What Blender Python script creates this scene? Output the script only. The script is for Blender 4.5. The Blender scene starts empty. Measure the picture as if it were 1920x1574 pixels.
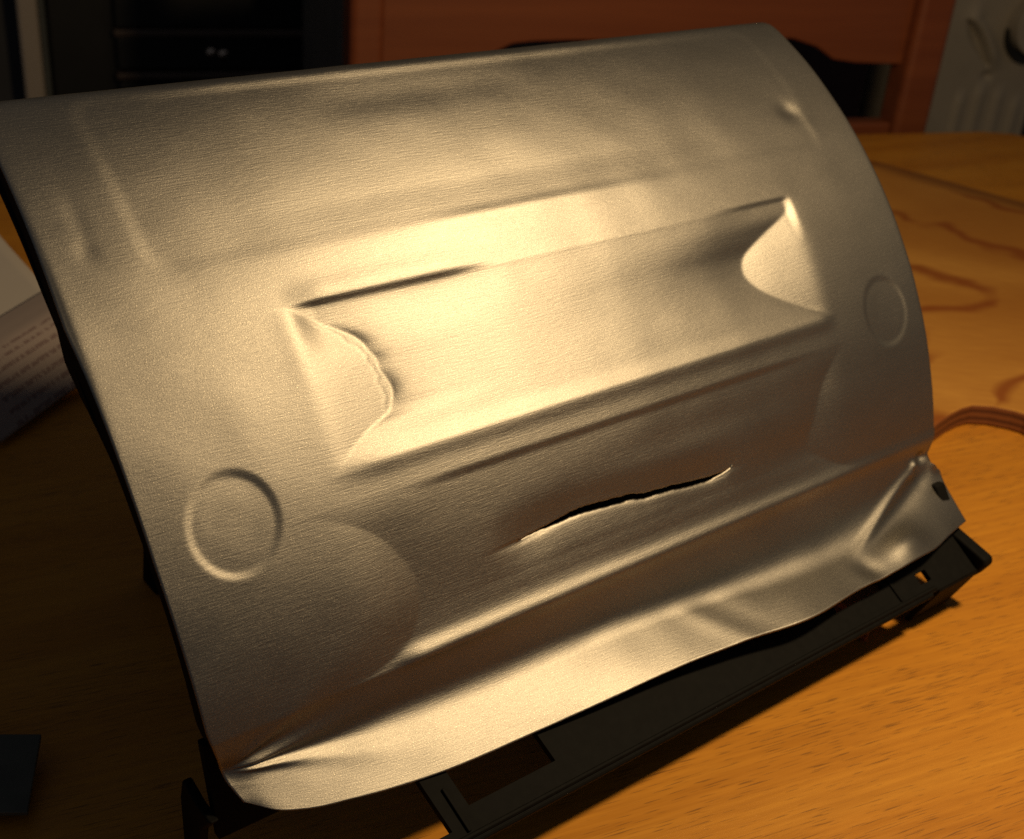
import bpy, bmesh, math, random
import numpy as np
from mathutils import Vector, Matrix

random.seed(4)
rng = np.random.default_rng(7)
scene = bpy.context.scene
col = scene.collection

# ------------------------------------------------------------------ camera
cam_d = bpy.data.cameras.new("camera")
cam = bpy.data.objects.new("camera", cam_d)
col.objects.link(cam)
right = Vector((0.786317, -0.612975, 0.077245))
down = Vector((-0.246051, -0.425381, -0.870925))
fwd = Vector((0.566714, 0.665817, -0.485307))
m = Matrix((right, -down, -fwd)).transposed().to_4x4()
m.translation = Vector((0, 0, 0.300))
cam.matrix_world = m
cam_d.lens, cam_d.sensor_width = 45.0, 36.0
cam_d.clip_start, cam_d.clip_end = 0.02, 50
cam_d.dof.use_dof = True
cam_d.dof.focus_distance = 0.365
cam_d.dof.aperture_fstop = 17.0
cam_d.dof.aperture_blades = 6
scene.camera = cam

# ------------------------------------------------------------------ light
world = bpy.data.worlds.new("World")
scene.world = world
world.use_nodes = True
bg = world.node_tree.nodes["Background"]
bg.inputs["Color"].default_value = (0.90, 0.92, 1.0, 1)
bg.inputs["Strength"].default_value = 0.040

lamp_d = bpy.data.lights.new("desk_lamp_light", 'POINT')
lamp_d.energy = 7.6
lamp_d.shadow_soft_size = 0.025
lamp_d.color = (1.0, 0.715, 0.385)
lamp = bpy.data.objects.new("desk_lamp_light", lamp_d)
lamp.location = (0.430, 0.080, 0.455)
col.objects.link(lamp)

scene.view_settings.view_transform = 'Standard'
scene.view_settings.look = 'None'
scene.view_settings.exposure = 0.0
scene.view_settings.gamma = 1.0
scene.render.engine = 'CYCLES'
scene.cycles.use_denoising = False
scene.cycles.sample_clamp_indirect = 4.0
scene.cycles.sample_clamp_direct = 5.0
scene.cycles.max_bounces = 8


# ------------------------------------------------------------------ helpers
def tag(o, label=None, cat=None, group=None, kind=None):
    if label: o["label"] = label
    if cat: o["category"] = cat
    if group: o["group"] = group
    if kind: o["kind"] = kind
    return o


def empty(name, loc=(0, 0, 0), rotz=0.0):
    o = bpy.data.objects.new(name, None)
    o.empty_display_size = 0.02
    o.location = loc
    o.rotation_euler = (0, 0, rotz)
    col.objects.link(o)
    return o


def link(name, me, mat, parent=None, smooth=False):
    o = bpy.data.objects.new(name, me)
    if mat: me.materials.append(mat)
    col.objects.link(o)
    if parent: o.parent = parent
    if smooth:
        me.polygons.foreach_set("use_smooth", [True] * len(me.polygons))
    return o


def bm_obj(name, bm, mat, parent=None, bevel=0.0, seg=2, smooth=True):
    bmesh.ops.recalc_face_normals(bm, faces=bm.faces[:])
    me = bpy.data.meshes.new(name)
    bm.to_mesh(me)
    bm.free()
    o = link(name, me, mat, parent, smooth=False)
    if bevel > 0:
        b = o.modifiers.new("bevel", 'BEVEL')
        b.width, b.segments, b.limit_method = bevel, seg, 'ANGLE'
        b.angle_limit = math.radians(35)
        if smooth:
            me.polygons.foreach_set("use_smooth", [True] * len(me.polygons))
            b.harden_normals = True
    return o


def box(bm, x0, x1, y0, y1, z0, z1):
    vs = [bm.verts.new((x, y, z)) for x in (x0, x1) for y in (y0, y1) for z in (z0, z1)]
    for f in ((0, 1, 3, 2), (4, 6, 7, 5), (0, 4, 5, 1), (2, 3, 7, 6), (0, 2, 6, 4), (1, 5, 7, 3)):
        bm.faces.new([vs[i] for i in f])
    return vs


def prism(bm, pts, a, b, f):
    """closed outline pts extruded between a and b; f(p, t) -> xyz"""
    n = len(pts)
    lo = [bm.verts.new(f(p, a)) for p in pts]
    hi = [bm.verts.new(f(p, b)) for p in pts]
    bm.faces.new(lo)
    bm.faces.new(hi)
    for i in range(n):
        j = (i + 1) % n
        bm.faces.new((lo[i], lo[j], hi[j], hi[i]))


def grid_obj(name, V, mat, parent=None, uv=None, keep=None):
    """V: (rows, cols, 3) array of points"""
    R, Cn = V.shape[:2]
    idx = np.arange(R * Cn).reshape(R, Cn)
    q = np.stack([idx[:-1, :-1], idx[1:, :-1], idx[1:, 1:], idx[:-1, 1:]], -1).reshape(-1, 4)
    if keep is not None:
        q = q[keep.reshape(-1)]
    me = bpy.data.meshes.new(name)
    me.vertices.add(R * Cn)
    me.vertices.foreach_set("co", V.reshape(-1).astype(np.float32))
    me.loops.add(q.size)
    me.loops.foreach_set("vertex_index", q.reshape(-1).astype(np.int32))
    me.polygons.add(len(q))
    me.polygons.foreach_set("loop_start", np.arange(0, q.size, 4, dtype=np.int32))
    me.polygons.foreach_set("loop_total", np.full(len(q), 4, dtype=np.int32))
    if uv is not None:
        l = me.uv_layers.new(name="UVMap")
        l.data.foreach_set("uv", uv.reshape(-1, 2)[q.reshape(-1)].reshape(-1).astype(np.float32))
    me.update(calc_edges=True)
    me.validate()
    return link(name, me, mat, parent, smooth=True)


# ------------------------------------------------------------------ materials
class NT:
    def __init__(self, name):
        self.m = bpy.data.materials.new(name)
        self.m.use_nodes = True
        self.t = self.m.node_tree
        self.b = self.t.nodes["Principled BSDF"]

    def n(self, typ, **kw):
        nd = self.t.nodes.new(typ)
        for k, v in kw.items():
            setattr(nd, k, v)
        return nd

    def l(self, a, b):
        self.t.links.new(a, b)

    def noise(self, vec, scale, detail=3.0, rough=0.55, dist=0.0):
        nd = self.n("ShaderNodeTexNoise")
        nd.inputs["Scale"].default_value = scale
        nd.inputs["Detail"].default_value = detail
        nd.inputs["Roughness"].default_value = rough
        nd.inputs["Distortion"].default_value = dist
        self.l(vec, nd.inputs["Vector"])
        return nd.outputs["Fac"]

    def mapping(self, vec, scale=(1, 1, 1), rot=(0, 0, 0), loc=(0, 0, 0)):
        nd = self.n("ShaderNodeMapping")
        nd.inputs["Scale"].default_value = scale
        nd.inputs["Rotation"].default_value = rot
        nd.inputs["Location"].default_value = loc
        self.l(vec, nd.inputs["Vector"])
        return nd.outputs[0]

    def ramp(self, fac, stops):
        nd = self.n("ShaderNodeValToRGB")
        e = nd.color_ramp.elements
        while len(e) < len(stops):
            e.new(0.5)
        for i, (p, c) in enumerate(stops):
            e[i].position = p
            e[i].color = (*c, 1) if len(c) == 3 else c
        self.l(fac, nd.inputs["Fac"])
        return nd.outputs["Color"]

    def mix(self, fac, a, b, mode='MIX'):
        nd = self.n("ShaderNodeMix", data_type='RGBA', blend_type=mode)
        for s, v in ((nd.inputs["Factor"], fac), (nd.inputs["A"], a), (nd.inputs["B"], b)):
            if isinstance(v, (int, float)):
                s.default_value = v
            elif isinstance(v, tuple):
                s.default_value = (*v, 1)
            else:
                self.l(v, s)
        return nd.outputs["Result"]

    def math(self, op, a, b=0.0):
        nd = self.n("ShaderNodeMath", operation=op)
        for s, v in ((nd.inputs[0], a), (nd.inputs[1], b)):
            if isinstance(v, (int, float)):
                s.default_value = v
            else:
                self.l(v, s)
        return nd.outputs[0]

    def bump(self, h, strength, dist, bsdf=None):
        nd = self.n("ShaderNodeBump")
        nd.inputs["Strength"].default_value = strength
        nd.inputs["Distance"].default_value = dist
        self.l(h, nd.inputs["Height"])
        for b in (bsdf or [self.b]):
            self.l(nd.outputs[0], b.inputs["Normal"])
        return nd

    def coord(self, which="Object"):
        return self.n("ShaderNodeTexCoord").outputs[which]


def simple(name, colr, rough=0.5, var=0.15, scale=40.0, bump=0.0, spec=0.5, metal=0.0, stretch=(1, 1, 1)):
    t = NT(name)
    v = t.mapping(t.coord(), stretch)
    nz = t.noise(v, scale, 4.0)
    lo = tuple(c * (1 - var) for c in colr)
    hi = tuple(min(1, c * (1 + var)) for c in colr)
    t.l(t.ramp(nz, [(0.3, lo), (0.7, hi)]), t.b.inputs["Base Color"])
    t.b.inputs["Roughness"].default_value = rough
    t.b.inputs["Specular IOR Level"].default_value = spec
    t.b.inputs["Metallic"].default_value = metal
    if bump > 0:
        t.bump(t.noise(v, scale * 12, 2.0), bump, 0.0005)
    return t.m


def brushed_metal():
    t = NT("brushed_steel")
    uv = t.coord("UV")
    b1, b2 = t.n("ShaderNodeBsdfAnisotropic", distribution='BECKMANN'), t.b
    mixs = t.n("ShaderNodeMixShader")
    mixs.inputs[0].default_value = 0.42
    t.l(b1.outputs[0], mixs.inputs[1])
    t.l(b2.outputs[0], mixs.inputs[2])
    out = t.t.nodes["Material Output"]
    t.l(mixs.outputs[0], out.inputs["Surface"])
    streak = t.noise(t.mapping(uv, (170, 1700, 1)), 1.0, 3.0, 0.75)
    streak2 = t.noise(t.mapping(uv, (70, 5200, 1), (0, 0, 0.012)), 1.0, 1.0, 0.6)
    grain = t.noise(t.mapping(uv, (2600, 3400, 1)), 1.0, 1.0, 0.7)
    blotch = t.noise(t.mapping(uv, (16, 38, 1)), 1.0, 5.0, 0.6)
    h = t.math('ADD', t.math('MULTIPLY', streak, 0.95), t.math('ADD', t.math('MULTIPLY', grain, 0.32), t.math('MULTIPLY', streak2, 0.35)))
    colr = t.mix(t.ramp(blotch, [(0.3, (0, 0, 0)), (0.7, (1, 1, 1))]), (0.312, 0.298, 0.268), (0.360, 0.344, 0.311))
    glint_specks = t.ramp(grain, [(0.28, (0.70, 0.70, 0.70)), (0.50, (0.95, 0.95, 0.95)), (0.66, (1.15, 1.15, 1.15)), (0.73, (2.8, 2.7, 2.5))])  # sparkle of the steel painted into its colour as bright specks
    colr = t.mix(0.75, colr, glint_specks, 'MULTIPLY')
    tg = t.n("ShaderNodeTangent", direction_type='UV_MAP', uv_map="UVMap")
    t.l(colr, b1.inputs["Color"])
    t.l(t.math('ADD', t.math('MULTIPLY', blotch, 0.05), 0.445), b1.inputs["Roughness"])
    b1.inputs["Anisotropy"].default_value = 0.31
    t.l(tg.outputs[0], b1.inputs["Tangent"])
    t.l(colr, b2.inputs["Base Color"])
    b2.inputs["Metallic"].default_value = 1.0
    b2.inputs["Roughness"].default_value = 0.53
    t.bump(h, 0.30, 0.0003, [b1, b2])
    return t.m


GRAIN = math.radians(-13.6)


def table_wood():
    t = NT("table_oiled_wood")
    p = t.mapping(t.coord(), (1, 1, 1), (0, 0, -GRAIN))
    broad = t.noise(t.mapping(p, (3.0, 26, 1)), 1.0, 4.0, 0.55, 0.4)
    fine = t.noise(t.mapping(p, (22, 420, 1)), 1.0, 4.0, 0.6)
    pore = t.noise(t.mapping(p, (80, 2000, 1)), 1.0, 1.5, 0.45)
    patch = t.noise(t.mapping(p, (14, 34, 1), (0, 0, 0), (3, 1, 0)), 1.0, 3.0, 0.6)
    base = t.ramp(broad, [(0.28, (0.50, 0.195, 0.017)), (0.52, (0.62, 0.262, 0.024)), (0.75, (0.70, 0.325, 0.036))])
    base = t.mix(t.ramp(fine, [(0.33, (0.42,) * 3), (0.66, (0, 0, 0))]), base, (0.36, 0.135, 0.025))
    pthr = t.math('ADD', pore, t.math('MULTIPLY', patch, 0.34))
    base = t.mix(t.ramp(pthr, [(0.785, (0, 0, 0)), (0.855, (0.60,) * 3)]), base, (0.10, 0.045, 0.018))
    t.l(base, t.b.inputs["Base Color"])
    t.l(t.ramp(fine, [(0.3, (0.36,) * 3), (0.7, (0.50,) * 3)]), t.b.inputs["Roughness"])
    t.b.inputs["Specular IOR Level"].default_value = 0.35
    t.bump(t.math('SUBTRACT', t.math('MULTIPLY', fine, 0.4), pthr), 0.12, 0.0006)
    return t.m


BOARD_V = -0.742


def board_wood():
    t = NT("plywood_veneer")
    p = t.mapping(t.coord(), (1, 1, 1), (0, 0, math.radians(40)))
    q = t.noise(t.mapping(p, (5.0, 9.0, 1)), 1.0, 2.0, 0.45, 0.6)
    wob = t.noise(t.mapping(t.coord(), (15, 20, 1)), 1.0, 1.6, 0.5)
    sep = t.n("ShaderNodeSeparateXYZ")
    t.l(t.mapping(t.coord(), (1, 1, 1), (0, 0, math.radians(45)), (0, 0, 0)), sep.inputs[0])
    vee = t.math('ADD', sep.outputs[0], t.math('MULTIPLY', t.math('ABSOLUTE', t.math('ADD', sep.outputs[1], BOARD_V)), 0.95))
    vee = t.math('ADD', t.math('MULTIPLY', vee, 9.5), t.math('SUBTRACT', t.math('MULTIPLY', wob, 1.3), 0.29))
    rings = t.math('ABSOLUTE', t.math('SUBTRACT', t.math('FRACT', vee), 0.5))
    fade = t.noise(t.mapping(t.coord(), (14, 14, 1), (0, 0, 0), (2, 0, 0)), 1.0, 2.0)
    rings = t.math('ADD', rings, t.math('MULTIPLY', t.math('MAXIMUM', t.math('SUBTRACT', fade, 0.52), 0.0), 1.1))
    fine = t.noise(t.mapping(p, (60, 420, 1)), 1.0, 3.0)
    base = t.ramp(q, [(0.3, (0.46, 0.20, 0.035)), (0.7, (0.70, 0.36, 0.075))])
    base = t.mix(t.ramp(rings, [(0.03, (0.9,) * 3), (0.15, (0, 0, 0))]), base, (0.27, 0.070, 0.014))
    base = t.mix(t.ramp(fine, [(0.4, (0.3,) * 3), (0.7, (0, 0, 0))]), base, (0.34, 0.13, 0.03))
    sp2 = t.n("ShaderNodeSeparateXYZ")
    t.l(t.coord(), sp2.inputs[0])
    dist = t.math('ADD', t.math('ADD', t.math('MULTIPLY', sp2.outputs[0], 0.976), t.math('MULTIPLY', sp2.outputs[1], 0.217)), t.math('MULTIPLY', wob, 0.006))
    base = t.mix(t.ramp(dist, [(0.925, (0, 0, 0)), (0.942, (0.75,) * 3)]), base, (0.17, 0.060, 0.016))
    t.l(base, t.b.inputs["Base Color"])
    t.b.inputs["Roughness"].default_value = 0.42
    t.b.inputs["Specular IOR Level"].default_value = 0.35
    t.bump(fine, 0.08, 0.0005)
    return t.m


def ply_edge():
    t = NT("plywood_edge")
    w = t.n("ShaderNodeTexWave", wave_type='BANDS', bands_direction='Z')
    w.inputs["Scale"].default_value = 75.0
    w.inputs["Distortion"].default_value = 0.6
    t.l(t.coord(), w.inputs["Vector"])
    t.l(t.ramp(w.outputs["Fac"], [(0.3, (0.10, 0.030, 0.010)), (0.6, (0.22, 0.075, 0.022))]), t.b.inputs["Base Color"])
    t.b.inputs["Roughness"].default_value = 0.6
    return t.m


def stained_wood(name, a, b, sc=(3, 60, 60)):
    t = NT(name)
    nz = t.noise(t.mapping(t.coord(), sc), 1.0, 4.0, 0.6, 0.3)
    t.l(t.ramp(nz, [(0.3, a), (0.7, b)]), t.b.inputs["Base Color"])
    t.b.inputs["Roughness"].default_value = 0.45
    return t.m


def printed_paper():
    t = NT("printed_paper")
    uv = t.coord("UV")
    sep = t.n("ShaderNodeSeparateXYZ")
    t.l(uv, sep.inputs[0])
    line = t.math('FRACT', t.math('MULTIPLY', sep.outputs[1], 11.0))
    on = t.math('MULTIPLY', t.math('GREATER_THAN', line, 0.45), t.math('LESS_THAN', line, 0.85))
    words = t.math('GREATER_THAN', t.noise(t.mapping(uv, (55, 13, 1)), 1.0, 1.0), 0.44)
    mar = t.math('MULTIPLY', t.math('GREATER_THAN', sep.outputs[0], 0.12), t.math('MULTIPLY', t.math('LESS_THAN', sep.outputs[0], 0.93), t.math('GREATER_THAN', sep.outputs[1], 0.36)))
    k = t.math('MULTIPLY', t.math('MULTIPLY', on, words), mar)
    t.l(t.mix(k, (0.31, 0.255, 0.235), (0.19, 0.135, 0.13)), t.b.inputs["Base Color"])
    t.b.inputs["Roughness"].default_value = 0.8
    return t.m


M_metal = brushed_metal()
M_table = table_wood()
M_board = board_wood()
M_ply = ply_edge()
M_black = simple("black_plastic", (0.0055, 0.0055, 0.0052), 0.70, 0.2, 300, 0.15, spec=0.10)
M_chair = stained_wood("orange_stained_beech", (0.175, 0.046, 0.017), (0.23, 0.066, 0.023))
M_cab = simple("black_lacquer", (0.010, 0.010, 0.010), 0.5, 0.3, 20)
M_cab_highlight = simple("brown_edge_highlight", (0.11, 0.075, 0.058), 0.45, 0.2, 20)  # brown for the painted highlights on the cabinet's drawer edges
M_knob = simple("brushed_nickel", (0.75, 0.62, 0.52), 0.25, 0.1, 60, metal=1.0)
M_white = simple("offwhite_moulded_plastic", (0.31, 0.275, 0.225), 0.5, 0.06, 30)
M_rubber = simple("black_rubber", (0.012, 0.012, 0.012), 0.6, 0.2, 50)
M_paper = simple("white_paper", (0.56, 0.51, 0.45), 0.8, 0.03, 20)
M_print = printed_paper()
M_wall = simple("dim_wall_paint", (0.06, 0.055, 0.05), 0.8, 0.05, 6)
M_jamb = simple("cream_paint", (0.50, 0.42, 0.34), 0.6, 0.05, 12)
M_floor = simple("dark_floor_boards", (0.05, 0.028, 0.018), 0.5, 0.2, 5, stretch=(1, 12, 1))
M_grey = simple("dark_grey_board", (0.13, 0.115, 0.10), 0.6, 0.15, 25)
M_card = simple("black_card", (0.075, 0.078, 0.065), 0.5, 0.2, 80)
MM = 0.001

# ------------------------------------------------------------------ setting
bm = bmesh.new()
box(bm, -2.5, 4.5, -2.0, 4.0, -0.80, -0.75)
tag(bm_obj("floor", bm, M_floor), kind="structure")
EX = math.atan2(-0.334, 0.9425)                  # direction of the table's far edge


def loc(w, off, z=0.0):                           # far-edge frame -> world, mm -> m
    e, n = Vector((0.9425, -0.334, 0)), Vector((0.334, 0.9425, 0))
    return (Vector((0.934, 0.660, 0)) + e * w * MM + n * off * MM + Vector((0, 0, z * MM)))


bm = bmesh.new()
box(bm, -3.0, 3.5, 0, 0.1, -0.75, 1.6)
w_ = bm_obj("wall", bm, M_wall)
w_.location, w_.rotation_euler = loc(0, 1180), (0, 0, EX)
tag(w_, kind="structure")

# ------------------------------------------------------------------ dining table
tab = empty("dining_table", (0.4, 0.2, -0.75))
tag(tab, "orange brown wooden dining table with dark pores under the metal panel", "table")


def rel(o, parent):
    o.location = o.location - parent.location
    o.parent = parent
    return o


bm = bmesh.new()
far = [loc(-1150, 0), loc(122, 0), loc(150, -9), loc(166, -30), loc(164, -60), loc(60, -745), loc(-1250, -745)]
prism(bm, far, -0.028, 0.0, lambda p, t: (p.x, p.y, t))
o = bm_obj("tabletop", bm, M_table, bevel=0.004, seg=3)
rel(o, tab)
for (w, f) in ((-1050, -110), (60, -110), (-20, -665), (-1170, -665)):
    bm = bmesh.new()
    p = loc(w, f)
    box(bm, p.x - .03, p.x + .03, p.y - .03, p.y + .03, -0.75, -0.029)
    rel(bm_obj("leg", bm, M_chair, bevel=0.004), tab)
bm = bmesh.new()
box(bm, -1.03, 0.03, -0.012, 0.012, -0.10, -0.029)
o = bm_obj("apron", bm, M_chair, bevel=0.003)
o.location, o.rotation_euler = loc(0, -110), (0, 0, EX)
rel(o, tab)

# ------------------------------------------------------------------ plywood board with rounded cut-out
bd = empty("plywood_board", (0.62, 0.40, 0))
tag(bd, "thin plywood board with a round cut-out lying on the table beside the panel", "board")
notch = [(0.36, 0.205), (0.43, 0.240), (0.470, 0.2635), (0.490, 0.2755), (0.5014, 0.2838), (0.518, 0.2880), (0.532, 0.2903), (0.542, 0.2909), (0.5495, 0.2899),
         (0.5574, 0.2841), (0.5633, 0.2756), (0.5655, 0.2700), (0.5650, 0.2610), (0.560, 0.2450), (0.560, 0.2050), (0.575, 0.170)]
outl = [(0.66, 0.10), (0.90, 0.17), (0.912, 0.27), (0.895, 0.345), (0.869, 0.464), (0.844, 0.578), (0.832, 0.592), (0.36, 0.50), (0.345, 0.33)] + notch
TH = 0.0115
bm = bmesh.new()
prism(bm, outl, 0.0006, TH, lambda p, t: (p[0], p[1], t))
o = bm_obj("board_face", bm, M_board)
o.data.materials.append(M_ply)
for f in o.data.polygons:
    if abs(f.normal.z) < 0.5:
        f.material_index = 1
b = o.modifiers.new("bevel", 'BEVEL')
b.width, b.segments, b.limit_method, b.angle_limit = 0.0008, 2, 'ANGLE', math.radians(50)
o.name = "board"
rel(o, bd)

# ------------------------------------------------------------------ the curved metal panel
pan = empty("metal_panel", (0.2575, 0.215, 0.0))
tag(pan, "dented curved panel of brushed steel with a torn slit, on a black plastic rail", "metal panel")

# profile (n, z) in mm, top to bottom; x runs along the panel, y = -n
CN, CZ, RAD = -427.197, 9.349, 202.449
a0 = math.atan2(197.4 - CZ, -351.5 - CN)
a1 = math.atan2(50 - CZ, -229.8 - CN)
th = np.linspace(a0, a1, 240)
prof = np.c_[CN + RAD * np.cos(th), CZ + RAD * np.sin(th)]
tail = np.array([(-229.8, 50.), (-208., 31.)])
raw = np.vstack([prof, tail[1:]])
seg = np.r_[0, np.cumsum(np.hypot(*np.diff(raw, axis=0).T))]
S_ = np.linspace(0, seg[-1], 600)
raw = np.c_[np.interp(S_, seg, raw[:, 0]), np.interp(S_, seg, raw[:, 1])]
kk = np.exp(-.5 * (np.arange(-40, 41) * (S_[1] - S_[0]) / 2.5) ** 2)
kk /= kk.sum()
pad = np.vstack([raw[0] + (raw[0] - raw[1]) * np.arange(40, 0, -1)[:, None], raw,
                 raw[-1] + (raw[-1] - raw[-2]) * np.arange(1, 41)[:, None]])
PR = np.c_[np.convolve(pad[:, 0], kk, 'valid'), np.convolve(pad[:, 1], kk, 'valid')]
PS = np.r_[0, np.cumsum(np.hypot(*np.diff(PR, axis=0).T))]


def base_nz(s):
    return np.interp(s, PS, PR[:, 0]), np.interp(s, PS, PR[:, 1])


def sst(a, b, x):
    t = np.clip((x - a) / (b - a), 0, 1)
    return t * t * (3 - 2 * t)


def ga(x, c, w):
    return np.exp(-0.5 * ((x - c) / w) ** 2)


def smin(a, b, k):
    h = np.clip(0.5 + 0.5 * (b - a) / k, 0, 1)
    return b + (a - b) * h - k * h * (1 - h)


def pchip(x, xp, yp):
    xp, yp = np.asarray(xp, float), np.asarray(yp, float)
    d = np.gradient(yp, xp)
    i = np.clip(np.searchsorted(xp, x) - 1, 0, len(xp) - 2)
    hh = xp[i + 1] - xp[i]
    t = np.clip((x - xp[i]) / hh, 0, 1)
    return ((2 * t**3 - 3 * t**2 + 1) * yp[i] + (t**3 - 2 * t**2 + t) * hh * d[i]
            + (-2 * t**3 + 3 * t**2) * yp[i + 1] + (t**3 - t**2) * hh * d[i + 1])


def rbox(u, s, u0, u1, s0, s1, r):               # signed distance to a rounded box
    qx = np.abs(u - (u0 + u1) / 2) - (u1 - u0) / 2 + r
    qy = np.abs(s - (s0 + s1) / 2) - (s1 - s0) / 2 + r
    return np.hypot(np.maximum(qx, 0), np.maximum(qy, 0)) + np.minimum(np.maximum(qx, qy), 0) - r


def bumps(u, s, seed, lam_u, lam_s, n=26):
    r = np.random.default_rng(seed)
    out = np.zeros_like(u)
    for _ in range(n):
        ku, ks = r.normal(0, 1 / lam_u), r.normal(0, 1 / lam_s)
        out += np.cos(2 * np.pi * (ku * u + ks * s) + r.uniform(0, 6.28))
    return out / math.sqrt(n / 2)


OR_S = [80, 83, 88, 93, 98.4, 103.8, 111.5, 118, 123, 127.5, 132]
OR_V = [0, 0.5, 5, 17, 28, 31, 27, 18, 9, 0.5, 0]
OL_S = [80, 83, 88.3, 93.4, 99.6, 106, 113.4, 117.7, 120.4, 124, 129, 132]
OL_V = [0, 1.5, 9, 15, 20, 21.5, 21.8, 20, 13, 6.3, 0.8, 0]
LL_S = [138, 140, 152, 163.5, 172, 180, 185.5, 188, 190]
LL_V = [0, 0.5, 9.5, 16, 17.3, 14, 8.5, 2.5, 0]
LR_S = [139, 141, 151, 162, 175, 180.5, 186, 189]
LR_V = [0, 1, 9, 15, 18, 10, 1, 0]
TE_U = np.array([212.3, 216, 219.6, 228.3, 237.1, 250.3, 259.3, 263.8, 273.4, 283.2, 293.3, 300, 303.9])
TE_S = np.array([166.6, 166.2, 166.0, 165.1, 164.9, 165.8, 166.9, 167.7, 168.4, 169.5, 170.4, 170.2, 169.2])
TE_W = np.array([0.04, 0.24, 0.32, 0.72, 1.0, 1.12, 0.95, 0.9, 0.78, 0.85, 0.7, 0.28, 0.03])


def disp(u, s):
    """height of the dents and embossing along the outward normal, in mm"""
    d = np.zeros_like(u)
    # top embossed field
    e = rbox(u, s, 125, 395, 5.0, 64.5, 7)
    d -= 0.16 * (1 - sst(-3.0, 2.6, e))
    d += 0.35 * ga(s, 4.2, 1.6) * sst(135, 175, u) * (1 - sst(300, 395, u))
    d += 0.04 * ga(u, 120.5, 3.2) * sst(20, 32, s) * (1 - sst(60, 70, s))
    d -= 0.55 * ga(s, 16, 5) * sst(190, 215, u) * (1 - sst(250, 290, u))
    d += 1.15 * sst(52, 67.5, s) * (1 - sst(66.5, 84, s)) * sst(120, 215, u) * (1 - sst(270, 350, u))
    d += 0.30 * ga(s, 66.0, 1.4) * sst(195, 235, u) * (1 - sst(255, 320, u))
    # thumb dimples
    d -= 0.85 * np.exp(-(((u - 387.5) / 4.6) ** 2 + ((s - 47.5) / 4.2) ** 2))
    d += 0.18 * np.exp(-(((u - 394) / 2.4) ** 2 + ((s - 54) / 7.0) ** 2))
    d -= 0.15 * np.exp(-(((u - 110.5) / 2.8) ** 2 + ((s - 55.5) / 3.5) ** 2))
    d -= 0.10 * np.exp(-(((u - 112) / 2.5) ** 2 + ((s - 46) / 9) ** 2))
    # upper trough
    o_r, o_l = pchip(s, OR_S, OR_V), pchip(s, OL_S, OL_V)
    kr, kl = 0.165, 0.140
    tin = (s - 83) / (129 - 83)
    fc = 2.0 * np.clip(np.sin(np.pi * np.clip(tin, 0, 1)), 0, 1) ** 0.8
    jag = (0.5 * np.sin(s * 0.9 + 1.0) + 0.35 * np.sin(s * 1.9)) * sst(86, 90, s) * (1 - sst(114, 119, s))
    dr = np.maximum(364.5 - o_r - u, 0)
    dl = np.maximum(u - (156 + o_l), 0)
    wr, wl = np.exp(-(dr / 34.0) ** 1.3), np.exp(-(dl / 15.0) ** 1.3)
    fl = fc + (kr * o_r - fc) * wr + (kl * o_l - fc) * wl
    fl += 1.1 * np.exp(-((dl / 4.5) ** 2)) * (ga(s, 94.5, 2.4) + 0.5 * ga(s, 101.5, 1.5) + 0.9 * ga(s, 110.5, 3.2)) * (dl > 0)
    fl += kl * 1.1 * jag * np.exp(-(dl / 3.0) ** 2)
    fl = np.maximum(fl, 0)
    spl = lambda x, w: w * np.logaddexp(0, x / w)
    wall_r, wall_l = kr * spl(363.5 - u, 1.8), kl * spl(u - 157.5, 1.5)
    dep = smin(smin(fl, wall_r, 0.16), wall_l, 0.03)
    dep = np.where((s > 82) & (s < 130), np.maximum(dep, 0), 0)
    d -= dep
    d += 0.08 * np.exp(-((u - 156.4 - o_l - jag) / 0.6) ** 2) * sst(84, 88, s) * (1 - sst(113, 119, s))
    d += 0.12 * ga(u, 156.0, 2.6) * sst(82, 86, s) * (1 - sst(92, 118, s))
    
    # lips of the trough
    st = sst(81.2, 83.4, s) * (1 - sst(84, 101, s))
    d -= 1.05 * st * sst(156, 166, u) * (1 - sst(208, 234, u))
    d -= 0.75 * st * sst(318, 345, u) * (1 - sst(360, 365, u))
    d += 0.55 * ga(s, 79.5, 2.6) * sst(156, 170, u) * (1 - sst(205, 236, u))
    mid = sst(150, 174, u) * (1 - sst(358, 368, u))
    d += 0.75 * ga(s, 129.4, 2.3) * mid
    # lower trough
    p_l, p_r = pchip(s, LL_S, LL_V), pchip(s, LR_S, LR_V)
    k2, k2l = 0.145, 0.105
    er, el = np.maximum(364 - p_r - u, 0), np.maximum(u - (158.5 + p_l), 0)
    fc2 = 1.9 * np.clip(np.interp(s, [139, 142, 150, 160, 168, 172, 176, 181, 186, 189], [0, .10, .38, .72, .95, 1, .95, .66, .16, 0]), 0, 1)
    f2 = fc2 + (k2 * p_r - fc2) * np.exp(-(er / 24) ** 1.3) + (k2l * p_l - fc2) * np.exp(-(el / 24) ** 1.3)
    dep2 = smin(smin(np.maximum(f2, 0), k2 * spl(363.5 - u, 2.5), 0.12), k2l * spl(u - 157.0, 5.0), 0.03)
    d -= np.where((s > 139) & (s < 189), np.maximum(dep2, 0), 0)
    d -= 0.55 * sst(138.2, 141.4, s) * (1 - sst(141, 158, s)) * sst(172, 200, u) * (1 - sst(318, 362, u))
    d -= 0.5 * ga(s, 152, 4) * ga(u, 285, 38)
    # pushed-in mouth round the tear
    tc = np.interp(u, TE_U, TE_S)
    inr = sst(196, 222, u) * (1 - sst(288, 316, u))
    x = s - tc
    d -= inr * np.where(x < 0, 1.5 * np.exp(-(x / 9.0) ** 2), (0.7 + 0.6 * (1 - sst(250, 285, u))) * np.exp(-(x / 6.0) ** 2))
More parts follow.
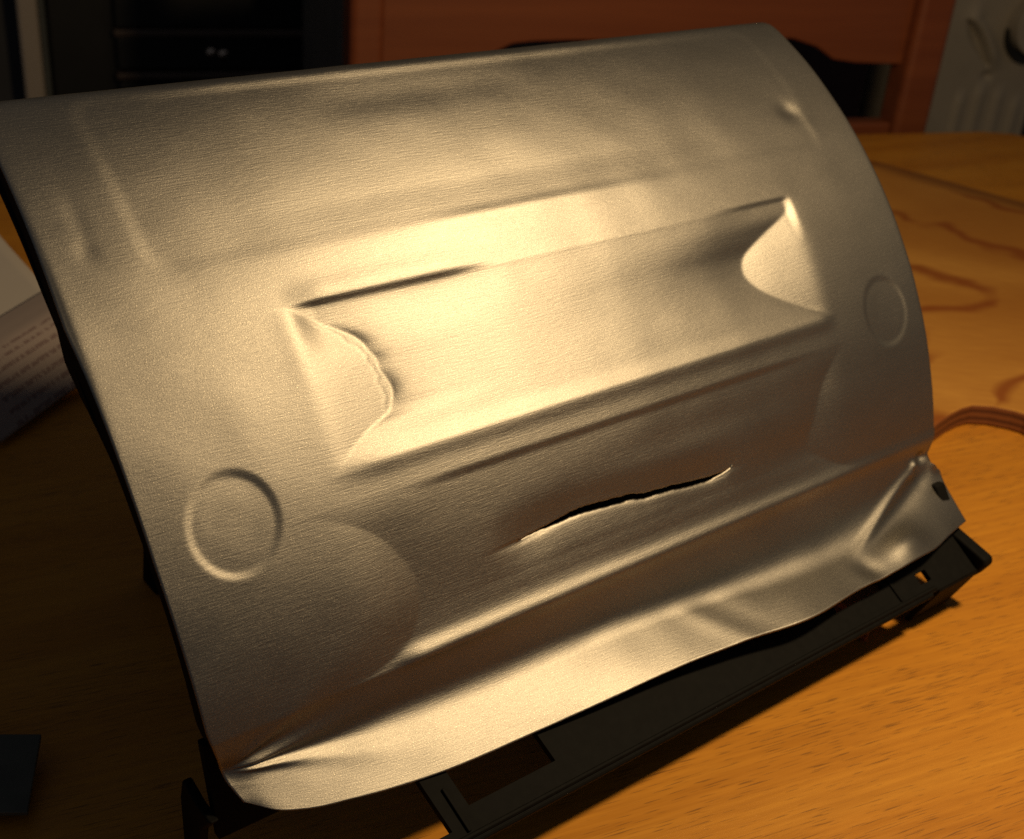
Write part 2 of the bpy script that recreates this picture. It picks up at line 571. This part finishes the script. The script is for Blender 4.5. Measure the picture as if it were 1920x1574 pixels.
    d -= inr * 0.7 * np.exp(-np.maximum(x - 0.9, 0) / 0.7) * (x > 0)
    # bead
    d += 1.25 * ga(s, 187.6, 1.9) * sst(160, 172, u) * (1 - 0.55 * sst(330, 410, u))
    # embossed discs
    for uc, sc_, r in ((124.2, 134.3, 12.6), (395.2, 132.8, 11.9)):
        q = np.hypot(u - uc, (s - sc_) / 1.09) - r
        d -= 0.40 * (1 - sst(-1.6, 1.1, q)) * (1 - 0.25 * sst(-8, -2, q) * np.sin(np.arctan2(s - sc_, u - uc) * 2 + 0.6))
    # gentle handling waves
    d += 0.05 * bumps(u, s, 3, 75, 60) + 0.006 * bumps(u, s, 5, 26, 20)
    # rolled outer edges
    ed = np.minimum(u - 99, 416.5 - u)
    d -= 0.4 * np.exp(-np.maximum(ed, 0) / 0.6) * (s < 205) + 0.9 * np.exp(-np.maximum(s, 0) / 1.2)
    return d


# surface grid
NU, NS, SB, SE = 500, 400, 189.0, 228.0
srow = np.linspace(0, SE, NS)
ds = srow[1] - srow[0]
c01 = np.linspace(0, 1, NU)
S = np.repeat(srow[:, None], NU, 1)
uL = np.interp(srow, [0, 24, 75, 101, 138, 185, 198, 205, 228], [100.5, 99.6, 98.2, 99.6, 101.3, 104.6, 107.2, 108.6, 111.5])
uR = np.interp(srow, [0, 3, 8, 185, 195, 200, 206, 228], [412, 415, 416.4, 416.4, 412.5, 413.5, 418.5, 416.5])
U = uL[:, None] + (uR - uL)[:, None] * c01[None, :]
# bend two rows of the grid onto the lips of the tear
j0 = int(round(167.0 / ds)); j1 = j0 + 2
tc = np.interp(U[j0], TE_U, TE_S)
jit = np.convolve(rng.normal(0, 1, NU + 6), np.ones(7) / 7, 'valid') * 0.35
wv = np.interp(U[j0], TE_U, TE_W, left=0.0, right=0.0)
infl = sst(196, 212, U[j0]) * (1 - sst(304, 320, U[j0]))
up_t = srow[j0] + (tc + jit * (wv > 0.2) - wv - srow[j0]) * infl
lo_t = srow[j1] + (tc + jit * 0.8 * (wv > 0.2) + wv - srow[j1]) * infl
for j in range(NS):
    if j <= j0:
        S[j] += (up_t - srow[j0]) * (1 - sst(0, 22, (j0 - j) * ds))
    elif j >= j1:
        S[j] += (lo_t - srow[j1]) * (1 - sst(0, 18, (j - j1) * ds))
    else:
        S[j] = 0.5 * (up_t + lo_t)
uq = 0.5 * (U[j0, 1:] + U[j0, :-1])
keep = np.ones((NS - 1, NU - 1), bool)
hole = (uq > TE_U[0]) & (uq < TE_U[-1])
keep[j0:j1, hole] = False

# base surface, with the loose lower flange lofted from the bead to its free edge
Nn, Zz = base_nz(S)
BU = [108, 113, 118, 126, 139, 165, 199, 219, 264, 290, 310, 341, 372, 386, 400, 416]
BN = [-229, -226, -222.2, -219.0, -216.3, -212.8, -210.8, -209.0, -205.5, -202.4, -199.5, -201.1, -201.0, -202.2, -205.4, -208.8]
BZ = [42.3, 40.4, 38.6, 37.0, 35.6, 33.6, 33.2, 34.4, 36.8, 37.0, 37.0, 37.0, 36.8, 36.4, 35.8, 34.5]
VU = [108, 125, 165, 205, 250, 275, 310, 355, 385, 416]
VN = [-230.5, -231, -230.0, -228.8, -228.0, -226.5, -224.5, -223.0, -225, -228]
VZ = [47, 46.5, 45.0, 43.5, 42.2, 40.6, 39.0, 39.5, 43, 47]
fl_rows = srow > SB
P0n, P0z = base_nz(np.array([SB]))
P1n, P1z = base_nz(np.array([SB - 0.5]))
T0 = np.array([P0n[0] - P1n[0], P0z[0] - P1z[0]]) * 2.0
ur = U[-1]
edge_n, edge_z = pchip(ur, BU, BN), pchip(ur, BU, BZ)
val_n, val_z = pchip(ur, VU, VN), pchip(ur, VU, VZ)
k_r = 0.30 + 0.18 * sst(290, 340, ur)             # how soft the fold is
for j in np.where(fl_rows)[0]:
    w = (srow[j] - SB) / (SE - SB)
    # polyline P0 - V - E with a rounded corner (quadratic blend)
    w0 = 0.44
    an, az = P0n[0] + (val_n - P0n[0]) * (w / w0), P0z[0] + (val_z - P0z[0]) * (w / w0)
    bn, bz = val_n + (edge_n - val_n) * ((w - w0) / (1 - w0)), val_z + (edge_z - val_z) * ((w - w0) / (1 - w0))
    t = np.clip((w - w0 + k_r * w0) / (2 * k_r * w0), 0, 1)
    # integral of smoothstep gives a C1 corner
    lo_, hi_ = w0 - k_r * w0, w0 + k_r * w0
    if np.all(w <= lo_):
        Nn[j], Zz[j] = an, az
    else:
        sA_n, sA_z = val_n - k_r * (val_n - P0n[0]), val_z - k_r * (val_z - P0z[0])
        kb = (k_r * w0) / (1 - w0)
        sB_n, sB_z = val_n + kb * (edge_n - val_n), val_z + kb * (edge_z - val_z)
        qn = (1 - t) ** 2 * sA_n + 2 * t * (1 - t) * val_n + t * t * sB_n
        qz = (1 - t) ** 2 * sA_z + 2 * t * (1 - t) * val_z + t * t * sB_z
        Nn[j] = np.where(w <= lo_, an, np.where(w >= hi_, bn, qn))
        Zz[j] = np.where(w <= lo_, az, np.where(w >= hi_, bz, qz))

D = disp(U, S)
# wrinkles that fan out of the pinched lower left corner
rx, rs = U - 107.5, S - 203.5
rad_, ang = np.hypot(rx, rs), np.degrees(np.arctan2(rs, rx))
fan = sst(2, 12, rad_) * np.exp(-(rad_ / 42) ** 2)
D += fan * (1.0 * ga(ang, -4, 5) - 0.8 * ga(ang, 6, 4) + 0.9 * ga(ang, 14, 4) - 0.9 * ga(ang, -18, 7) + 0.5 * ga(ang, -32, 7))
D -= 2.0 * np.exp(-((U - 108) / 5) ** 2 - ((S - 203.5) / 5) ** 2)
# waves of the loose flange
fmask = sst(196, 208, S)
D += fmask * (0.13 * bumps(U, S, 11, 80, 40) + 0.03 * bumps(U, S, 12, 34, 30))
D += 0.3 * fmask * np.exp(-(((U - 275) - 0.6 * (S - 212)) / 6.0) ** 2) * sst(200, 212, S)
D -= 0.22 * fmask * np.exp(-(((U - 287) - 0.6 * (S - 212)) / 7.0) ** 2)


def crease(u0, s0, u1, s1, w, amp, side=0):
    L = math.hypot(u1 - u0, s1 - s0)
    ax, ay = (u1 - u0) / L, (s1 - s0) / L
    t = (U - u0) * ax + (S - s0) * ay
    q = -(U - u0) * ay + (S - s0) * ax
    env = sst(-4, L * .35, t) * (1 - sst(L * .85, L + 6, t))
    return amp * env * np.exp(-(q / w) ** 2), q, t, env


# crushed lower right corner: fold running up to the pinch
r1, q1, t1, e1 = crease(349, 216, 408, 196, 2.3, 1.2)
D += r1
r2, q2, t2, e2 = crease(354, 220, 412, 202, 4.5, -1.2)
D += r2
D += 3.2 * np.exp(-((U - 375) / 12) ** 2 - ((S - 221) / 6.5) ** 2)
D -= 1.0 * np.exp(-((U - 352) / 5) ** 2 - ((S - 222) / 6) ** 2)
D -= 2.6 * np.exp(-((U - 408) / 3.4) ** 2 - ((S - 195.5) / 3.0) ** 2)
D += 1.2 * np.exp(-((U - 402) / 2.0) ** 2 - ((S - 196) / 1.8) ** 2)
D += 0.9 * np.exp(-((U - 401) / 2.2) ** 2 - ((S - 201) / 1.6) ** 2)
D -= 0.8 * np.exp(-((U - 404.5) / 1.3) ** 2 - ((S - 198.6) / 1.2) ** 2)
D += 2.0 * np.exp(-((U - 417) / 4) ** 2 - ((S - 201) / 3.5) ** 2)

# outward normal of the base surface in the (n, z) plane
tn, tz = np.gradient(Nn, axis=0), np.gradient(Zz, axis=0)
ln = np.hypot(tn, tz) + 1e-9
on, oz = -tz / ln, tn / ln
kq = np.ones(9) / 9
for _ in range(3):
    on = np.apply_along_axis(lambda v: np.convolve(np.pad(v, 4, 'edge'), kq, 'valid'), 0, on)
    oz = np.apply_along_axis(lambda v: np.convolve(np.pad(v, 4, 'edge'), kq, 'valid'), 0, oz)
ln = np.hypot(on, oz); on /= ln; oz /= ln
V = np.stack([U, -(Nn + on * D), Zz + oz * D], -1) * MM
UVm = np.stack([U, S], -1) * MM
sheet = grid_obj("steel_sheet", V, M_metal, uv=UVm, keep=keep)
so = sheet.modifiers.new("thickness", 'SOLIDIFY')
so.thickness, so.offset = 0.0007, -1
so.use_rim = True
rel(sheet, pan)
nrm = sheet.data.polygons[len(sheet.data.polygons) // 2].normal
if nrm.y > 0:
    sheet.data.flip_normals()

# black liner behind the sheet
sl = np.linspace(3, 196, 60)
xl = np.array([100.6, 180, 260, 340, 413])
Uu, Ss = np.meshgrid(xl, sl)
Uu[:, 0] = np.interp(sl, [0, 60, 95, 110, 150, 196], [100.2, 99.2, 99.6, 101.4, 103.8, 108.5])
n_, z_ = base_nz(Ss)
tn, tz = np.gradient(n_, axis=0), np.gradient(z_, axis=0)
ln = np.hypot(tn, tz)
lw = lambda d_: np.stack([Uu, -(n_ - (-tz / ln) * -d_), z_ + (tn / ln) * d_], -1) * MM
V2 = np.stack([Uu, -(n_ + (-tz / ln) * -9.0), z_ + (tn / ln) * -9.0], -1) * MM
lin = grid_obj("backing_liner", V2, M_black)
so = lin.modifiers.new("thickness", 'SOLIDIFY')
so.thickness, so.offset = 0.0015, 0
rel(lin, pan)

# black side cheeks closing the ends of the liner
for side in (0, 1):
    bm = bmesh.new()
    pa, pb = [], []
    for i, s_ in enumerate(np.linspace(4, 190, 70)):
        nn_, zz_ = base_nz(np.array([s_ - .3, s_, s_ + .3]))
        t_ = np.array([nn_[2] - nn_[0], zz_[2] - zz_[0]]); t_ /= np.hypot(*t_)
        o_n, o_z = -t_[1], t_[0]
        x0 = float(np.interp(s_, srow, uL)) + 1.6 if side == 0 else 414.2
        d0, d1 = -1.4, -float(np.interp(s_, [0, 20, 60, 72, 80, 92, 104, 120, 160, 196], [4, 6.5, 7.5, 9, 13, 12, 7.5, 6.5, 7, 9]))
        for lst, dd in ((pa, d0), (pb, d1)):
            lst.append((x0, nn_[1] + o_n * dd, zz_[1] + o_z * dd))
    W_ = 1.6
    rows = []
    for (x0, n0, z0), (x1, n1, z1) in zip(pa, pb):
        rows.append([bm.verts.new((x * MM, -n * MM, z * MM)) for x, n, z in
                     ((x0 - W_ / 2, n0, z0), (x0 + W_ / 2, n0, z0), (x1 + W_ / 2, n1, z1), (x1 - W_ / 2, n1, z1))])
    for ra, rb in zip(rows, rows[1:]):
        for i in range(4):
            bm.faces.new((ra[i], ra[(i + 1) % 4], rb[(i + 1) % 4], rb[i]))
    bm.faces.new(rows[0]); bm.faces.new(rows[-1][::-1])
    rel(bm_obj("end_cheek", bm, M_black), pan)

# black rail along the foot: sloping plate with moulded openings, lip, end walls, foot
FN, FZ, BN_, BZ_ = -195.6, 22.0, -217.0, 34.8     # front and back of the plate (n, z)


def plate_pt(u, v, h):                            # v = 0 back .. 1 front, h = height above the plate
    n = BN_ + (FN - BN_) * v
    z = BZ_ + (FZ - BZ_) * v
    L = math.hypot(FN - BN_, FZ - BZ_)
    nx, nz = (BZ_ - FZ) / L, (FN - BN_) / L
    return (u * MM, -(n + nx * h) * MM, (z + nz * h) * MM)


def vfor(n):
    return (n - BN_) / (FN - BN_)


us_ = [106, 113, 162, 168, 171, 203, 334, 350, 361, 378.2, 384.6, 409]
vs_ = [-0.05, vfor(-211.5), vfor(-208.2), vfor(-204.0), vfor(-203.4), vfor(-199.6), 1.0]
openings = [(113, 162, -0.1, vfor(-199.6)), (171, 203, -0.1, vfor(-203.4)), (334, 361, -0.1, vfor(-204.0)),
            (378.2, 384.6, vfor(-203.4), vfor(-199.6))]
bm = bmesh.new()
gv = {}


def pv(i, j, h):
    k = (i, j, h)
    if k not in gv:
        skew = 3.2 * (1 - max(0, vs_[j])) if us_[i] in (113, 162, 171, 203) else (1.5 * (1 - vs_[j]) if us_[i] in (334, 361) else 0)
        gv[k] = bm.verts.new(plate_pt(us_[i] - skew, vs_[j], h))
    return gv[k]


def solid(i, j):
    if not (0 <= i < len(us_) - 1 and 0 <= j < len(vs_) - 1):
        return False
    uc, vc = (us_[i] + us_[i + 1]) / 2, (vs_[j] + vs_[j + 1]) / 2
    return not any(a < uc < b and c < vc < d_ for a, b, c, d_ in openings)


HT = -2.4
for i in range(len(us_) - 1):
    for j in range(len(vs_) - 1):
        if not solid(i, j):
            continue
        bm.faces.new([pv(i, j, 0), pv(i + 1, j, 0), pv(i + 1, j + 1, 0), pv(i, j + 1, 0)])
        bm.faces.new([pv(i, j, HT), pv(i, j + 1, HT), pv(i + 1, j + 1, HT), pv(i + 1, j, HT)])
        for (di, dj, a, b_) in ((-1, 0, (i, j), (i, j + 1)), (1, 0, (i + 1, j), (i + 1, j + 1)), (0, -1, (i, j), (i + 1, j)), (0, 1, (i, j + 1), (i + 1, j + 1))):
            if not solid(i + di, j + dj):
                bm.faces.new([pv(*a, 0), pv(*b_, 0), pv(*b_, HT), pv(*a, HT)])
rel(bm_obj("rail_plate", bm, M_black, bevel=0.0005), pan)
# the lip turned down along the front edge
bm = bmesh.new()
sec = [(FN + .1, FZ + .2), (FN + .9, FZ - .8), (FN - .2, FZ - 3.0), (FN - 2.0, FZ - 3.2), (FN - 2.6, FZ - 1.8)]
prism(bm, sec, 120.0, 381.0, lambda p, t: (t * MM, -p[0] * MM, p[1] * MM))
rel(bm_obj("rail_lip", bm, M_black, bevel=0.0004), pan)
# inner back wall under the sheet
bm = bmesh.new()
sec = [(-244, 52), (-241, 52), (-233, 24), (-236, 24)]
prism(bm, sec, 107.0, 414.0, lambda p, t: (t * MM, -p[0] * MM, p[1] * MM))
rel(bm_obj("rail_back_wall", bm, M_black, bevel=0.0004), pan)
# raised bead along the front edge of the plate and moulded cross ribs
bm = bmesh.new()
sec = [(FN - 0.2, FZ + 0.25), (FN - 0.5, FZ + 1.2), (FN - 1.3, FZ + 1.5), (FN - 2.0, FZ + 0.95)]
prism(bm, sec, 107.0, 384.0, lambda p, t: (t * MM, -p[0] * MM, p[1] * MM))
rel(bm_obj("rail_bead", bm, M_black, bevel=0.0003), pan)
for uc in (166.5, 364.5):
    bm = bmesh.new()
    vs8 = [bm.verts.new(plate_pt(uc + du - (2.6 * (1 - v) if uc < 210 else 1.2 * (1 - v)), v, h)) for du in (-0.6, 0.6) for v in (0.34, 0.9) for h in (0.02, 0.8)]
    for f in ((0, 1, 3, 2), (4, 6, 7, 5), (0, 4, 5, 1), (2, 3, 7, 6), (0, 2, 6, 4), (1, 5, 7, 3)):
        bm.faces.new([vs8[i] for i in f])
    rel(bm_obj("rail_rib", bm, M_black, bevel=0.0003), pan)
# right foot with its sloped front
bm = bmesh.new()
sec = [(-196.0, 22.0), (-195.2, 20.8), (-204.0, 1.0), (-205.4, 0.3), (-206.4, 0.6), (-198.6, 20.6)]
prism(bm, sec, 385.5, 411.0, lambda p, t: (t * MM, -p[0] * MM, p[1] * MM))
rel(bm_obj("rail_foot", bm, M_black, bevel=0.0008), pan)
bm = bmesh.new()
sec = [(-194.0, 27.0), (-193.0, 24.5), (-196.5, 17.5), (-199, 16.5), (-226, 18.5), (-233, 0.3), (-240, 0.3), (-242, 38), (-222, 46), (-214, 36), (-211, 31)]
prism(bm, sec, 410.0, 416.0, lambda p, t: (t * MM, -p[0] * MM, p[1] * MM))
rel(bm_obj("rail_end_wall", bm, M_black, bevel=0.0012, seg=3), pan)
bm = bmesh.new()
sec = [(-229, 36), (-236, 27), (-240, 0.3), (-247, 0.3), (-248, 30), (-246, 38), (-238, 36)]
prism(bm, sec, 102.8, 105.8, lambda p, t: (t * MM, -p[0] * MM, p[1] * MM))
rel(bm_obj("rail_end_wall", bm, M_black, bevel=0.0008, seg=2), pan)
# hidden rear strut that props the liner
sec = [(-352, 176), (-346, 176), (-372, 0.3), (-384, 0.3)]
for xa in (150, 345):
    bm = bmesh.new()
    prism(bm, sec, xa, xa + 14, lambda p, t: (t * MM, -p[0] * MM, p[1] * MM))
    rel(bm_obj("rear_strut", bm, M_black, bevel=0.001), pan)

# ------------------------------------------------------------------ papers
pile = [(0.062, 0.4765), (0.195, 0.5605), (0.199, 0.700), (0.030, 0.700)]
pt = empty("paper_pile", (0.12, 0.60, 0.0))
tag(pt, "white paper pile lying flat on the table behind the panel's left edge", "paper")
r_, c_ = 24, 24
Vp = np.zeros((r_, c_, 3))
for i in range(r_):
    for j in range(c_):
        a, b = i / (r_ - 1), j / (c_ - 1)
        f_ = np.array(pile[0]) * (1 - b) + np.array(pile[1]) * b
        k_ = np.array(pile[3]) * (1 - b) + np.array(pile[2]) * b
        p = k_ * (1 - a) + f_ * a
        Vp[i, j] = p[0], p[1], 0.0288 + 0.0008 * math.sin(4 * b + 3 * a) + 0.004 * (1 - a) ** 2
o = grid_obj("top_sheet", Vp, M_paper)
so = o.modifiers.new("thickness", 'SOLIDIFY'); so.thickness, so.offset = 0.0006, -1
rel(o, pt)
for k in range(7):
    z1 = 0.0274 - k * 0.0039
    bm = bmesh.new()
    dx, dy = rng.uniform(-.003, .003, 2)
    prism(bm, [(x + dx, y + abs(dy) + .001) for x, y in pile], max(z1 - 0.0036, 0.0003), z1, lambda p, t: (p[0], p[1], t))
    rel(bm_obj("sheaf", bm, M_paper, bevel=0.0004), pt)

# printed sheet: flat on the pile, curling over its front edge down to the table
r_, c_ = 40, 24
Vp = np.zeros((r_, c_, 3)); uvp = np.zeros((r_, c_, 2))
e1, e2 = np.array([0.845, 0.535]), np.array([-0.535, 0.845])
for i in range(r_):
    for j in range(c_):
        a, b = i / (r_ - 1), j / (c_ - 1)
        q = np.interp(a, [0, .2, .4, .55, .7, .85, 1], [42, 31, 22.5, 17, 11, 5.5, 0.5])
        z = pchip(np.array([q]), [-5, 0, 5, 11, 17, 23, 31, 42, 60], [-4, 3.2, 11.5, 20.5, 27, 30.2, 30.9, 30.6, 30.4])[0]
        z += 2.4 * a * b + 1.2 * math.sin(3.2 * b) * a
        p = np.array([0.1385, 0.502]) + e1 * b * 0.105 + e2 * q * MM * (1 + 0.12 * b)
        Vp[i, j] = p[0], p[1], z * MM
        uvp[i, j] = b, a
pr_ = grid_obj("printed_sheet", Vp, M_print, uv=uvp)
so = pr_.modifiers.new("thickness", 'SOLIDIFY'); so.thickness, so.offset = 0.0004, -1
tag(pr_, "printed sheet with dark lines of text curling down over the paper pile", "printed sheet")

# ------------------------------------------------------------------ small black card, lower left
bm = bmesh.new()
pts = [(0.030, 0.3465), (0.0868, 0.3145), (0.0728, 0.2885), (0.020, 0.3185)]
prism(bm, pts, 0.0, 0.0016, lambda p, t: (p[0], p[1], 0.0045 + t + (p[1] - 0.2885) * 0.12))
for v in bm.verts: pass
cd = bm_obj("black_card", bm, M_card, bevel=0.0004)
tag(cd, "small flat black plastic card on the table in the lower left corner", "card")

# ------------------------------------------------------------------ chair
ch = empty("dining_chair", loc(-173, 60, -750), EX)
tag(ch, "orange stained wooden dining chair with arched backrest behind the table", "chair")


def cpart(name, bm, mat, bevel=0.004, parent=ch, seg=3):
    o = bm_obj(name, bm, mat, bevel=bevel, seg=seg)
    o.parent = parent
    return o


def cz(z): return (z + 750) * MM


for (a, b_) in ((-273, -245), (236, 273)):
    bm = bmesh.new()
    box(bm, a * MM, b_ * MM, -0.016, 0.016, 0, cz(190))
    cpart("back_post", bm, M_chair, 0.007)
bm = bmesh.new()
bot = [(-165, 47), (-150, 56), (-137, 62), (-120, 64), (-90, 65), (0, 66), (90, 67), (120, 67), (146, 60), (165, 49), (188, 46), (245, 44)]
bot = [(-245, 44), (-188, 46)] + [(x, z) for x, z in bot if x > -170]
out = [(x * MM, cz(z)) for x, z in bot] + [(0.245, cz(175)), (0.12, cz(188)), (0, cz(192)), (-0.12, cz(188)), (-0.245, cz(175))]
prism(bm, out, -0.003, 0.009, lambda p, t: (p[0], t, p[1]))
cpart("backrest", bm, M_chair, 0.002)
bm = bmesh.new()
box(bm, -0.2449, 0.2359, -0.010, 0.010, cz(-40), cz(-7))
cpart("back_rail", bm, M_chair, 0.003)
bm = bmesh.new()
box(bm, -0.265, 0.265, -0.40, -0.018, cz(-310), cz(-285))
cpart("seat", bm, M_chair, 0.008)
for a in (-0.262, 0.222):
    bm = bmesh.new()
    box(bm, a, a + 0.04, -0.395, -0.355, 0, cz(-311))
    cpart("leg", bm, M_chair, 0.004)

# ------------------------------------------------------------------ dark grey case seen under the backrest
gc = empty("floor_case", loc(0, 300, -750), EX)
tag(gc, "dark grey case with a pale upright edge seen through the chair's back", "case")
bm = bmesh.new()
box(bm, -0.40, 0.052, 0.0, 0.20, 0.0, cz(62))
cpart("case_body", bm, M_grey, 0.006, gc)
bm = bmesh.new()
box(bm, 0.0535, 0.083, -0.012, 0.19, 0.0, cz(58))
cpart("case_edge", bm, M_jamb, 0.003, gc)
bm = bmesh.new()
box(bm, 0.0845, 0.20, 0.0, 0.19, 0.0, cz(38))
cpart("case_side", bm, simple("maroon_fabric", (0.055, 0.024, 0.024), 0.8, 0.1, 60), 0.004, gc)

# ------------------------------------------------------------------ off-white appliance with dial and ribs
ap = empty("appliance", loc(312, 250, -750), EX)
tag(ap, "off-white moulded plastic appliance with ribs and a round black-ringed dial", "appliance")
bm = bmesh.new()
box(bm, -0.068, 0.066, 0.0, 0.26, 0.0, cz(210))
cpart("casing", bm, M_white, 0.012, ap, 4)
bm = bmesh.new()
box(bm, 0.068, 0.30, 0.01, 0.26, 0.0, cz(210))
cpart("dark_side", bm, simple("dark_maroon_plastic", (0.030, 0.018, 0.020), 0.6, 0.1, 30), 0.006, ap)
gx, gz = np.meshgrid(np.linspace(-0.0675, 0.0655, 90), np.linspace(-0.32, 0.20, 240))
xm, zm = gx / MM, gz / MM
hf = np.zeros_like(xm)
for (xc, zt, wd) in ((-30, -30, 6.0), (-6, -22, 6.5), (20, -27, 6.5), (46, -38, 6.0)):
    hf += 3.4 * np.exp(-((xm - xc) / wd) ** 4) * (1 - sst(zt - 14, zt + 4, zm))
lx = -46 + 42 * np.clip((46 - zm) / 50, 0, 1) ** 0.75        # spine of the leaf-shaped hollow
lw_ = 9.5 * np.sin(np.pi * np.clip((zm + 6) / 54, 0, 1)) + 0.01
q_ = (xm - lx + 0.5 * lw_) / lw_
hf -= 9.0 * sst(-1.2, 0.6, q_) * (1 - sst(0.6, 0.95, q_)) * ((zm > -6) & (zm < 48))
hf += 6.0 * np.exp(-((xm - lx - 9) / 9) ** 2) * sst(-12, 12, zm) * (1 - sst(40, 75, zm))
hf -= 5.0 * np.exp(-((xm + 2) / 6) ** 2 - ((zm + 15) / 4) ** 2)
hf += 2.0 * np.exp(-(((xm - 36) / 55) ** 2 + ((zm - 42) / 50) ** 2))
front = grid_obj("moulded_front", np.stack([gx, -0.0125 - hf * MM, gz + 0.75], -1), M_white)
so = front.modifiers.new("thickness", 'SOLIDIFY'); so.thickness, so.offset = 0.0115, -1 if front.data.polygons[0].normal.y < 0 else 1
front.parent = ap


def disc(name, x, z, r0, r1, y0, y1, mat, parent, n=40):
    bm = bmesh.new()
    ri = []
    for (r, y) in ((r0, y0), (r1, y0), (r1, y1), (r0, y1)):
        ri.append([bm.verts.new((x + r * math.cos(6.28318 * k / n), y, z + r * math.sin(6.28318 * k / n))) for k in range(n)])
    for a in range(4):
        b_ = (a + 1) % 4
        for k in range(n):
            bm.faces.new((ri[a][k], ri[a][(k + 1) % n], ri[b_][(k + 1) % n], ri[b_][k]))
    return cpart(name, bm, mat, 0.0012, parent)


DX, DZ = 0.036, cz(42)
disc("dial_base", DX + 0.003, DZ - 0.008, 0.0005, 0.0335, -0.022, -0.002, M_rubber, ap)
disc("dial_ring", DX, DZ, 0.0175, 0.0305, -0.034, -0.002, M_white, ap)
disc("dial_groove", DX, DZ, 0.0115, 0.0170, -0.030, -0.002, M_rubber, ap)
disc("dial_knob", DX, DZ, 0.0005, 0.0110, -0.038, -0.002, M_white, ap)
bm = bmesh.new()
box(bm, 0.003, 0.0655, -0.026, -0.0006, cz(81), cz(150))
cpart("dark_panel", bm, M_rubber, 0.006, ap)

# ------------------------------------------------------------------ dark cabinet and door post
cb = empty("dark_cabinet", loc(-480, 700, -750), EX)
tag(cb, "black cabinet with drawers and small metal knobs in the dark background", "cabinet")
bm = bmesh.new()
box(bm, -0.186, 0.50, 0.0, 0.40, 0.0, cz(330))
cpart("cabinet_body", bm, M_cab, 0.004, cb)
for (z0, z1) in ((-520, -290), (-285, -134), (-121, -81), (-71, 120)):
    bm = bmesh.new()
    box(bm, -0.110, 0.152, -0.014, -0.0005, cz(z0), cz(z1))
    cpart("drawer_front", bm, M_cab, 0.003, cb)
for zc in (-76, -127.5):  # highlights of the drawer top edges, painted as lighter brown strips
    bm = bmesh.new()
    box(bm, -0.112, 0.154, -0.018, -0.0005, cz(zc - 4.0), cz(zc + 4.0))
    cpart("edge_highlight_strip", bm, M_cab_highlight, 0.002, cb)
for (x, z, r) in ((0.001, -99, 0.0062), (0.0155, -101, 0.0062), (0.156, -96, 0.0042)):
    bm = bmesh.new()
    bmesh.ops.create_uvsphere(bm, u_segments=16, v_segments=10, radius=r)
    for v in bm.verts:
        v.co = Vector((v.co.x + x, v.co.y * 0.8 - 0.016 if r > .005 else v.co.y - 0.004, v.co.z + cz(z)))
    o = bm_obj("knob", bm, M_knob)
    o.data.polygons.foreach_set("use_smooth", [True] * len(o.data.polygons))
    o.parent = cb

dp = empty("door_post", loc(-690, 700, -750), EX)
tag(dp, "pale upright door post at the far left beside the black cabinet", "door post")
bm = bmesh.new()
box(bm, -0.008, 0.015, -0.02, 0.30, 0.0, 1.9)
cpart("post", bm, M_jamb, 0.005, dp)
bm = bmesh.new()
box(bm, 0.0155, 0.0225, 0.0, 0.30, 0.0, 1.9)
cpart("edge_strip", bm, simple("blue_grey_trim", (0.10, 0.11, 0.11), 0.6, 0.1, 20), 0.001, dp)
bm = bmesh.new()
box(bm, -0.20, -0.0085, 0.04, 0.30, 0.0, 1.9)
cpart("dark_panel", bm, simple("dark_door", (0.05, 0.05, 0.055), 0.7, 0.1, 20), 0.002, dp)
